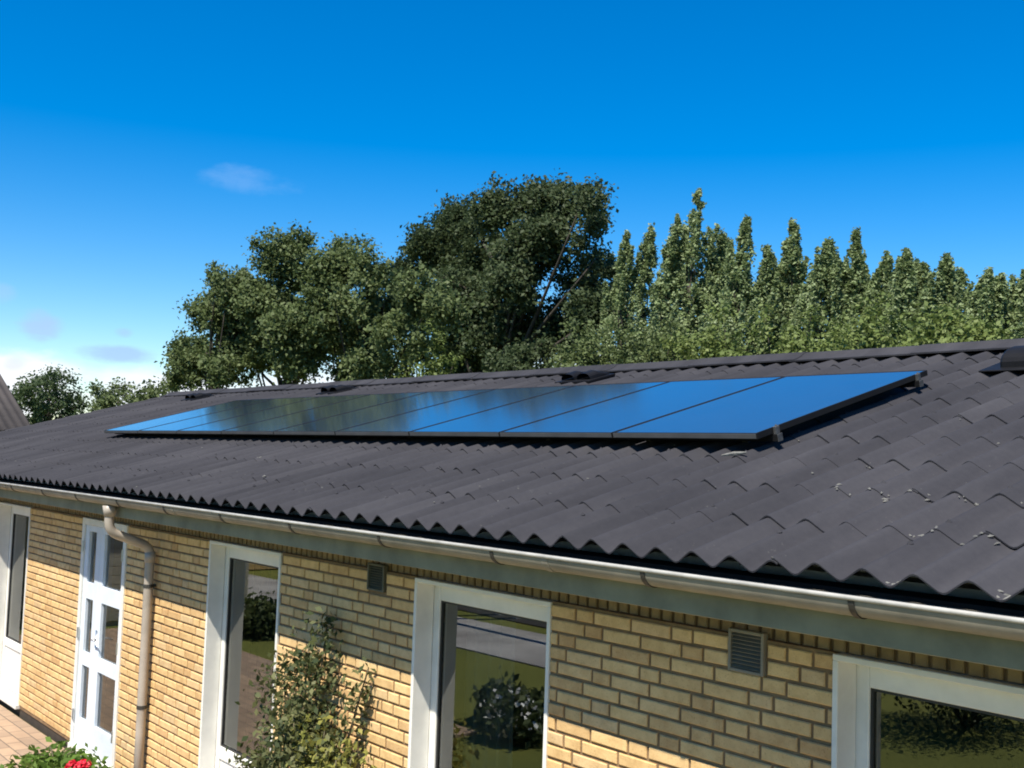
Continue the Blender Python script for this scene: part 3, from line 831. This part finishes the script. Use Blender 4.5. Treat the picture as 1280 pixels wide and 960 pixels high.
curtain(-7.84, -7.30, .12, 2.2, .38, 'dark grey curtain inside the window left of the climbing plant', M['curtain_dark'], 'curtains inside the windows')
curtain(-10.18, -9.75, .12, 2.1, .34, 'pale curtain behind the right leaf of the white glazed door', M['curtain'], 'curtains inside the windows')
curtain(-13.4, -12.9, .12, 2.2, .36, 'pale curtain inside the window at the left end of the wall', M['curtain'], 'curtains inside the windows')

# ------------------------------------------------------------------ climbing plant on the wall
npr = np.random.default_rng(3)
cp = empty('climbing_plant', (-6.06, -.12, 0)); tag(cp, 'leafy climbing shrub growing up the sunlit brick wall between two windows', 'climbing plant')
shoots = [((0, 0, 0), (.05, .06, 1.78), .30), ((0, 0, 0), (-.35, .0, 1.45), .26), ((.05, 0, 0), (.52, .07, 1.60), .12), ((.05, -.02, 0), (.25, -.04, 1.22), .22), ((0, -.05, 0), (-.48, -.06, .90), .20), ((0, -.1, 0), (.05, -.14, 1.25), .30), ((0, 0, 0), (-.15, .05, 1.62), .17)]
mb = MB(); pts = []
for a, b, w in shoots:
    pth = bez(a, b, np.array([rnd.uniform(-.08, .08), -.04, .1]), 9)
    mb.tube(pth, [.016*(1-.09*k) for k in range(9)], 6)
    P = np.array(pth)
    for k in range(1500 if w > .15 else 520):
        t = npr.uniform(.12, 1.0)**.8; i = min(int(t*8), 7); q = P[i] + (P[i+1]-P[i])*(t*8-i)
        ww = w*(1.12-.72*t)
        off = npr.normal(size=3)*np.array([ww*.62, .085, ww*.5]); p = q + off
        p[1] = min(p[1], .105 + 0*p[1]); p[1] -= abs(npr.normal())*.03
        if p[2] > .04: pts.append(p)
pts = np.array(pts)
keep = npr.uniform(size=len(pts)) < np.clip(.64 + .6*np.sin(pts[:, 0]*9+pts[:, 2]*7)*np.cos(pts[:, 2]*11-pts[:, 0]*5), .15, 1)
pts = pts[keep]
V, F = leaves(pts, .044, .45, .25, .58, np.tile(np.array([[0, -1., .2]]), (len(pts), 1)))
mb.build('stem', M['stem'], cp, True); np_mesh('foliage', V, F, M['leaf_climb'], cp)

npr = np.random.default_rng(33)
ys = empty('wall_shrub', (-5.66, -.16, 0)); tag(ys, 'yellowish green low shrub leaning on the sunlit brick to the right of the climbing plant', 'shrub')
mb = MB(); pts = []
for k in range(11):
    b = (rnd.uniform(-.32, .26), rnd.uniform(-.12, .06), rnd.uniform(.75, 1.28)); pth = bez((rnd.uniform(-.05, .05), 0, 0), b, np.array([0, -.05, .1]), 7)
    mb.tube(pth, [.011*(1-.1*q) for q in range(7)], 5); P = np.array(pth)
    for q in range(330):
        t = npr.uniform(.25, 1); i = min(int(t*6), 5); p = P[i] + (P[i+1]-P[i])*(t*6-i) + npr.normal(size=3)*np.array([.075, .055, .08])
        p[1] = min(p[1], .145); pts.append(p)
pts = np.array(pts)
V, F = leaves(pts, .046, .45, .25, .58, np.tile(np.array([[0, -1., .2]]), (len(pts), 1)))
mb.build('stem', M['stem'], ys, True); np_mesh('foliage', V, F, M['leaf_yellow'], ys)

# ------------------------------------------------------------------ pots at the door
def pot(root, r=.16, h=.2):
    mb = MB().lathe([(r*.68, 0), (r*.72, .005), (r*.95, h-.03), (r*1.06, h-.03), (r*1.06, h), (r*.95, h), (r*.93, h-.03), (0, h-.03)])
    mb.build('pot', M['terracotta'], root, True)
gp = empty('potted_geranium', (-9.05, -.42, 0)); tag(gp, 'red flowering geranium in a pot at the foot of the downpipe', 'potted plant', 'potted plants by the door')
pot(gp, .13, .12)
npr = np.random.default_rng(9)
c = npr.normal(size=(420, 3))*np.array([.12, .12, .05]) + np.array([0, 0, .17]); V, F = leaves(c, .06, .3, .8, .9); np_mesh('foliage', V, F, M['leaf_pot'], gp)
mb = MB(); pv = []
for k in range(10):
    a = rnd.uniform(0, 6.28); q = rnd.uniform(0, .12); p = np.array([q*math.cos(a), q*math.sin(a), 
        .25 + rnd.uniform(-.04, .05)])
    mb.tube(bez((0, 0, .15), p, np.array([0, 0, .03])), .0035, 5)
    dd = npr.normal(size=(70, 3)); dd /= np.linalg.norm(dd, axis=1)[:, None]; pv.append(p + dd*.042)
mb.build('stem', M['stem'], gp); pv = np.concatenate(pv); V, F = leaves(pv, .032, .3, .3, .95); np_mesh('blossom', V, F, M['petal'], gp)
lp = empty('potted_shrub', (-9.78, -.42, 0)); tag(lp, 'bushy bright green plant in a pot in front of the glazed door', 'potted plant', 'potted plants by the door')
pot(lp, .15, .1)
c = npr.normal(size=(900, 3))*np.array([.17, .13, .05]) + np.array([0, 0, .13]); c = c[c[:, 2] > .06]; V, F = leaves(c, .085, .4, .6, .45); np_mesh('foliage', V, F, M['leaf_pot'], lp)
mb = MB()
for k in range(10):
    a = rnd.uniform(0, 6.28); mb.tube(bez((0, 0, .1), (.2*math.cos(a), .14*math.sin(a), .24), np.array([0, 0, .06])), .004, 5)
mb.build('stem', M['stem'], lp)

# ------------------------------------------------------------------ garden seen in the panes
def shrub(name, loc, R, H, n, mat, lab, cat='shrub', leafsz=.09, group=None, flowers=False, seed=1):
    global npr
    npr = np.random.default_rng(seed)
    root = empty(name, loc); tag(root, lab, cat, group)
    C_ = npr.normal(size=(26, 3)); C_ /= np.linalg.norm(C_, axis=1)[:, None]; C_ *= npr.uniform(.4, .85, (26, 1))
    C_ = C_*np.array([R, R, H*.5]) + np.array([0, 0, H*.52])
    p = np.repeat(C_, n//26, 0); p = p + npr.normal(size=p.shape)*R*.18; p = p[p[:, 2] > .02]
    V, F = leaves(p, leafsz, .4, .4, .6); np_mesh('foliage', V, F, M[mat], root)
    mb = MB()
    for k in range(12): mb.tube(bez((0, 0, -.03), C_[k], np.array([0, 0, .05])), [.022, .019, .016, .012, .008], 6)
    mb.build('stem', M['bark'], root, True)
    if flowers:
        q = C_[C_[:, 2] > H*.4]; q = np.repeat(q*1.1, 20, 0); q = q + npr.normal(size=q.shape)*.07
        V, F = leaves(q, .055, .2, .9, .95); np_mesh('blossom', V, F, M['petal_white'], root)
    return root
shrub('garden_shrub', (-6.5, -8.4, -.03), 1.15, 1.5, 9500, 'leaf_oak', 'dark round garden shrub reflected in the window at the right edge', leafsz=.055, group='shrubs in the garden', seed=21)
shrub('garden_shrub', (-9.4, -3.95, -.03), .42, .36, 2400, 'leaf_oak', 'dark low shrub reflected in the window right of the climbing plant', group='shrubs in the garden', seed=22)
shrub('flowering_shrub', (-8.8, -3.6, -.03), .38, .42, 1600, 'leaf_left', 'white flowering shrub reflected low in the window right of the climbing plant', group='shrubs in the garden', flowers=True, seed=23)
shrub('garden_shrub', (-15.8, -4.3, -.03), .55, .55, 2600, 'leaf_left', 'olive green shrub reflected in the window left of the climbing plant', group='shrubs in the garden', seed=24)
g = MB().box(-22, -11.4, -13.4, -8.86, -.12, -.014).build('carport_shade_slab', M['carport_shade']); tag(g, kind='structure')  # added dark slab, neutral carport shade put into its colour
# carport with white posts
cpt = empty('carport', (-16.5, -11.2, -.03)); tag(cpt, 'dark flat roofed carport with white posts in front, mirrored in a window', 'carport')
MB().box(-4.5, 4.5, -2.2, .2, 2.3, 2.5, .01).build('carport_roof', M['oldroof'], cpt)
MB().box(-4.4, 4.4, 2.02, 2.10, 2.30, 2.42, .004).build('beam', M['white'], cpt)
for x in (-4.2, -1.6, .6, 1.1, 4.2): MB().box(x-.06, x+.06, 2.0, 2.12, 0, 2.3, .004).build('post', M['white'], cpt)
MB().box(-4.5, 4.5, -2.2, -2.1, 0, 2.3).build('back_wall', M['dark'], cpt)
# clad shed on the left
shd = empty('garden_shed', (-19.4, -3.6, -.03)); tag(shd, 'beige garden shed of horizontal boards, mirrored in the door panes', 'shed')
mb = MB()
for k in range(15):
    z = .08+k*.145
    mb.box(1.6, 1.63, -1.4, 1.6, z, z+.138, .004, Matrix.Rotation(0, 4, 'Y')); mb.box(-1.6, 1.6, 1.6, 1.63, z, z+.138, .004); mb.box(-1.6, 1.6, -1.43, -1.4, z, z+.138, .004)
mb.box(-1.59, 1.59, -1.39, 1.59, 0, 2.26)
mb.build('wall', M['cladding'], shd)
MB().box(-1.9, 1.9, -1.7, 1.9, 2.27, 2.36, .01).build('roof', M['oldroof'], shd)
# dark hedge closing the garden
for i, (hx, hy) in enumerate(((-29, -9), (-24.4, -13), (-6, -15.5), (0.5, -15.5))):
    shrub('hedge_shrub', (hx, hy, -.03), 2.2, 3.2, 4200, 'leaf_oak', ['tall dark hedge shrub left of the carport, farther from the house', 'tall dark hedge shrub close beside the carport', 'tall dark hedge shrub behind the round garden shrub', 'tall dark hedge shrub at the right end of the garden'][i], 'hedge', .16, 'hedge shrubs round the garden', seed=40+i)

# ------------------------------------------------------------------ neighbouring house behind the left end
nh = empty('neighbour_house', (-31, 0, 0)); tag(nh, 'neighbouring house with a brown corrugated gable roof at the left edge', 'house')
ex, ez_, rx_, rz_ = 7.0, 3.10, 1.0, 5.87      # eave and ridge (local x), roof faces +X
V = []; F = []; n = int(14.0/(.18/8)); yE = 3.4
for i in range(n+1):
    y = yE - i*.18/8; h = .013*math.cos(2*PI*i/8)
    for t in (0, 1): V.append((ex+(rx_-ex)*t, y, ez_+(rz_-ez_)*t + h))
F = [(2*i, 2*i+1, 2*i+3, 2*i+2) for i in range(n)]
b0 = len(V)
for i in range(n+1):
    y = yE - i*.18/8; h = .013*math.cos(2*PI*i/8)
    for t in (0, 1): V.append((2*rx_-(ex+(rx_-ex)*t), y, ez_+(rz_-ez_)*t + h))
F += [(b0+2*i, b0+2*i+2, b0+2*i+3, b0+2*i+1) for i in range(n)]
o = np_mesh('roof', np.array(V), np.array(F), M['oldroof'], nh, True)
md = o.modifiers.new('thick', 'SOLIDIFY'); md.thickness = .03; md.offset = -1
mb = MB().box(2*rx_-ex+.4, ex-.4, yE-13.7, yE-.3, 0, 3.0)
mb.add([(2*rx_-ex+.4, yE-.3, 3.0), (ex-.4, yE-.3, 3.0), (rx_, yE-.3, 5.7)], [(0, 1, 2)])
mb.build('wall', M['brick'], nh)

# ------------------------------------------------------------------ trees behind the house
GT = 'trees behind the house'
make_tree('leafy_tree', (-68, 17, 0), 'dark loose tree standing far off beside the brown roof at the left edge', 'tree', GT, 8.1, 2.2, 2.9, 'leaf_far', .20, 80, 90, clump=.55, trunk_r=.2, seed=1)
make_tree('leafy_tree', (-71.5, 15, 0), 'small dark tree touching the brown neighbouring roof, farthest left', 'tree', GT, 5.9, 1.8, 2.3, 'leaf_far', .20, 50, 90, clump=.5, trunk_r=.16, seed=2)
make_tree('leafy_tree', (-33.0, 8.4, 0), 'low round green tree just right of the far dark tree', 'tree', GT, 5.15, 2.2, 1.05, 'leaf_left', .10, 60, 95, clump=.30, trunk_r=.1, seed=3)
make_tree('leafy_tree', (-30.6, 8.6, 0), 'low bushy green tree in front of the left edge of the big olive crowns', 'tree', GT, 5.05, 2.2, 1.0, 'leaf_left', .11, 48, 95, clump=.30, trunk_r=.1, seed=4)
L1 = [(-26.26, 7.5, 4.63, 0.46), (-27.15, 8.1, 5.33, 0.64), (-28.05, 8.7, 6.51, 0.54), (-24.45, 7.8, 6.78, 0.63), (-25.03, 8.4, 5.54, 0.88), (-24.3, 7.6, 4.75, 0.5), (-26.6, 7.7, 5.1, 0.5), (-25.15, 7.9, 6.08, 0.57)]
L2 = [(-23.17, 8.3, 7.34, 0.69), (-23.27, 8.9, 7.76, 0.45), (-25.14, 9.5, 6.36, 1.04), (-24.13, 8.6, 5.21, 0.6), (-22.85, 9.2, 6.9, 0.63), (-21.7, 8.3, 4.95, 0.55), (-22.6, 8.5, 4.75, 0.4), (-23.07, 8.0, 6.3, 0.65), (-21.01, 8.3, 5.89, 0.69), (-21.85, 8.0, 5.48, 0.63)]
L3 = [(-20.93, 8.7, 6.9, 0.66), (-21.45, 9.3, 7.35, 0.47), (-22.85, 9.9, 5.93, 0.87), (-19.88, 9.0, 6.82, 0.54), (-20.54, 9.6, 5.91, 0.7), (-18.46, 9.2, 5.97, 0.38), (-20.58, 9.3, 4.91, 0.77), (-19.72, 8.5, 6.06, 0.6), (-18.76, 8.9, 5.28, 0.59), (-18.2, 9.0, 6.25, 0.45), (-17.75, 9.2, 5.7, 0.45), (-19.6, 8.8, 4.75, 0.5)]
make_tree('leafy_tree', (-25.9, 8.2, 0), 'olive green tree at the left end of the group, with a lower sloping crown', 'tree', GT, 7.4, 2.6, 1.7, 'leaf_left', .095, 24, 90, 'lobes', .27, trunk_r=.13, seed=5, lobes=L1)
make_tree('leafy_tree', (-23.4, 8.9, 0), 'tall olive green tree left of centre, highest of the left group', 'tree', GT, 8.4, 2.6, 1.95, 'leaf_left', .095, 24, 90, 'lobes', .27, trunk_r=.16, seed=6, lobes=L2)
make_tree('leafy_tree', (-20.9, 9.5, 0), 'round topped olive tree between the tall olive tree and the big dark oak', 'tree', GT, 8.0, 2.6, 1.75, 'leaf_left', .095, 24, 90, 'lobes', .27, trunk_r=.15, seed=7, lobes=L3)
make_tree('leafy_tree', (-23.8, 13, 0), 'small yellowish green tree in front of the dark oak at its left foot', 'tree', GT, 6.7, 3.0, 1.1, 'leaf_light', .11, 80, 85, clump=.28, trunk_r=.1, seed=8)
OAK = [(-31.5, 17.9, 10.34, 0.5), (-32.08, 19.0, 10.29, 1.09), (-31.96, 20.1, 11.5, 1.05), (-27.58, 18.45, 10.95, 0.99), (-26.68, 19.55, 11.16, 0.93), (-22.85, 17.9, 10.31, 0.6), (-23.41, 19.0, 10.0, 0.4), (-30.68, 20.1, 9.99, 1.56), (-25.9, 18.45, 9.3, 1.19), (-24.86, 19.55, 8.58, 0.79), (-29.48, 17.9, 8.05, 1.33), (-28.07, 19.0, 7.52, 1.58), (-26.52, 20.1, 7.13, 1.29), (-22.96, 18.45, 7.18, 0.83), (-30.21, 19.55, 6.22, 1.38), (-25.27, 17.9, 5.6, 1.2), (-23.55, 18.6, 9.44, .57), (-24.76, 18.4, 9.81, .73), (-23.05, 18.8, 8.64, .56), (-26.18, 17.9, 8.5, .99), (-25.3, 18.9, 10.8, .85), (-25.5, 18.6, 9.9, .7), (-24.3, 19.1, 10.75, .6), (-33.0, 18.6, 9.3, .8), (-32.6, 18.9, 8.3, .8)]
make_tree('leafy_tree', (-28.2, 19, 0), 'biggest dark green oak, its crown rising above every other tree', 'tree', GT, 12.4, 4.0, 3.6, 'leaf_oak', .13, 25, 95, 'lobes', .40, trunk_r=.32, seed=9, lobes=OAK)
ORD = ['first', 'second', 'third', 'fourth', 'fifth', 'sixth', 'seventh', 'eighth', 'ninth']
FRONT = [(-21.52, 18.0, 9.03), (-21.2, 18.52, 9.29), (-19.44, 17.48, 9.18), (-19.02, 18.01, 9.84), (-18.66, 18.51, 8.81), (-16.99, 17.47, 8.7), (-16.68, 18.02, 8.03), (-16.27, 18.51, 8.73), (-14.8, 17.47, 7.83), (-14.42, 18.03, 8.11), (-14.01, 18.5, 7.56), (-12.68, 17.46, 7.4), (-12.56, 18.04, 7.18), (-12.34, 18.5, 7.4), (-11.13, 17.46, 6.78), (-10.97, 18.05, 6.55), (-10.72, 18.49, 6.83), (-9.72, 17.45, 6.53)]
for i, (x, y, h) in enumerate(FRONT):
    if i == 3: lab = 'tallest pointed poplar of the row, right of the dark oak'
    elif i < 3: lab = ['leafy poplar touching the right side of the dark oak', 'second poplar right of the dark oak, its tip bare against the sky', 'poplar leaning close on the left of the tallest poplar'][i]
    elif i < 9: lab = ORD[i-4] + ' pointed poplar to the right of the tallest poplar'
    else: lab = ('rightmost poplar tip, cut by the right edge of the picture' if i == 17 else ORD[17-i] + ' poplar tip counted leftwards from the right edge of the picture')
    make_tree('poplar_tree', (x, y, 0), lab, 'tree', 'row of pointed poplars', h + .12, 2.6, .92 + .12*math.sin(i*2.7) + (.2 if i == 3 else 0) - .012*i, 'leaf_pop', .09, 185, 70, 'spire', .27, .11, seed=60+i)
BACK = [(-24.31, 20.2, 8.98), (-21.87, 20.7, 9.49), (-19.54, 20.07, 8.86), (-17.56, 19.74, 8.14), (-16.47, 20.45, 8.22), (-15.72, 20.6, 7.94), (-13.81, 19.85, 7.44), (-12.78, 19.89, 7.15), (-12.54, 20.63, 7.03), (-11.36, 20.4, 6.89)]
for i, (x, y, h) in enumerate(BACK):
    lab = 'lower poplar behind the row, ' + (ORD[i] + ' to the right of the dark oak' if i < 5 else (ORD[9-i] + ' from the right edge of the picture'))
    make_tree('poplar_tree', (x, y, 0), lab, 'tree', 'lower poplars behind the row', h + .25, 2.6, 1.25 - .02*i, 'leaf_pop', .09, 150, 70, 'spire', .32, .11, seed=160+i)
shr = [(-20.0, 6.4, 'low green tree at the right foot of the oak, just above the ridge'), (-17.8, 6.3, 'low bushy tree below the tallest poplar'), (-15.9, 6.2, 'yellowish bushy tree above the second solar panel'),
       (-13.9, 6.1, 'yellow green bushy tree above the rightmost solar panel'), (-12.0, 6.0, 'bright bushy tree left of the dark roof vent'), (-10.2, 5.8, 'bright bushy tree above the dark roof vent')]
for i, (x, h, lab) in enumerate(shr):
    make_tree('bushy_tree', (x, 15.5, 0), lab, 'tree', 'low trees in front of the poplars', h+.25, 2.4, 1.45, 'leaf_light' if i > 1 else 'leaf_left', .10, 120, 90, clump=.32, trunk_r=.09, seed=80+i)
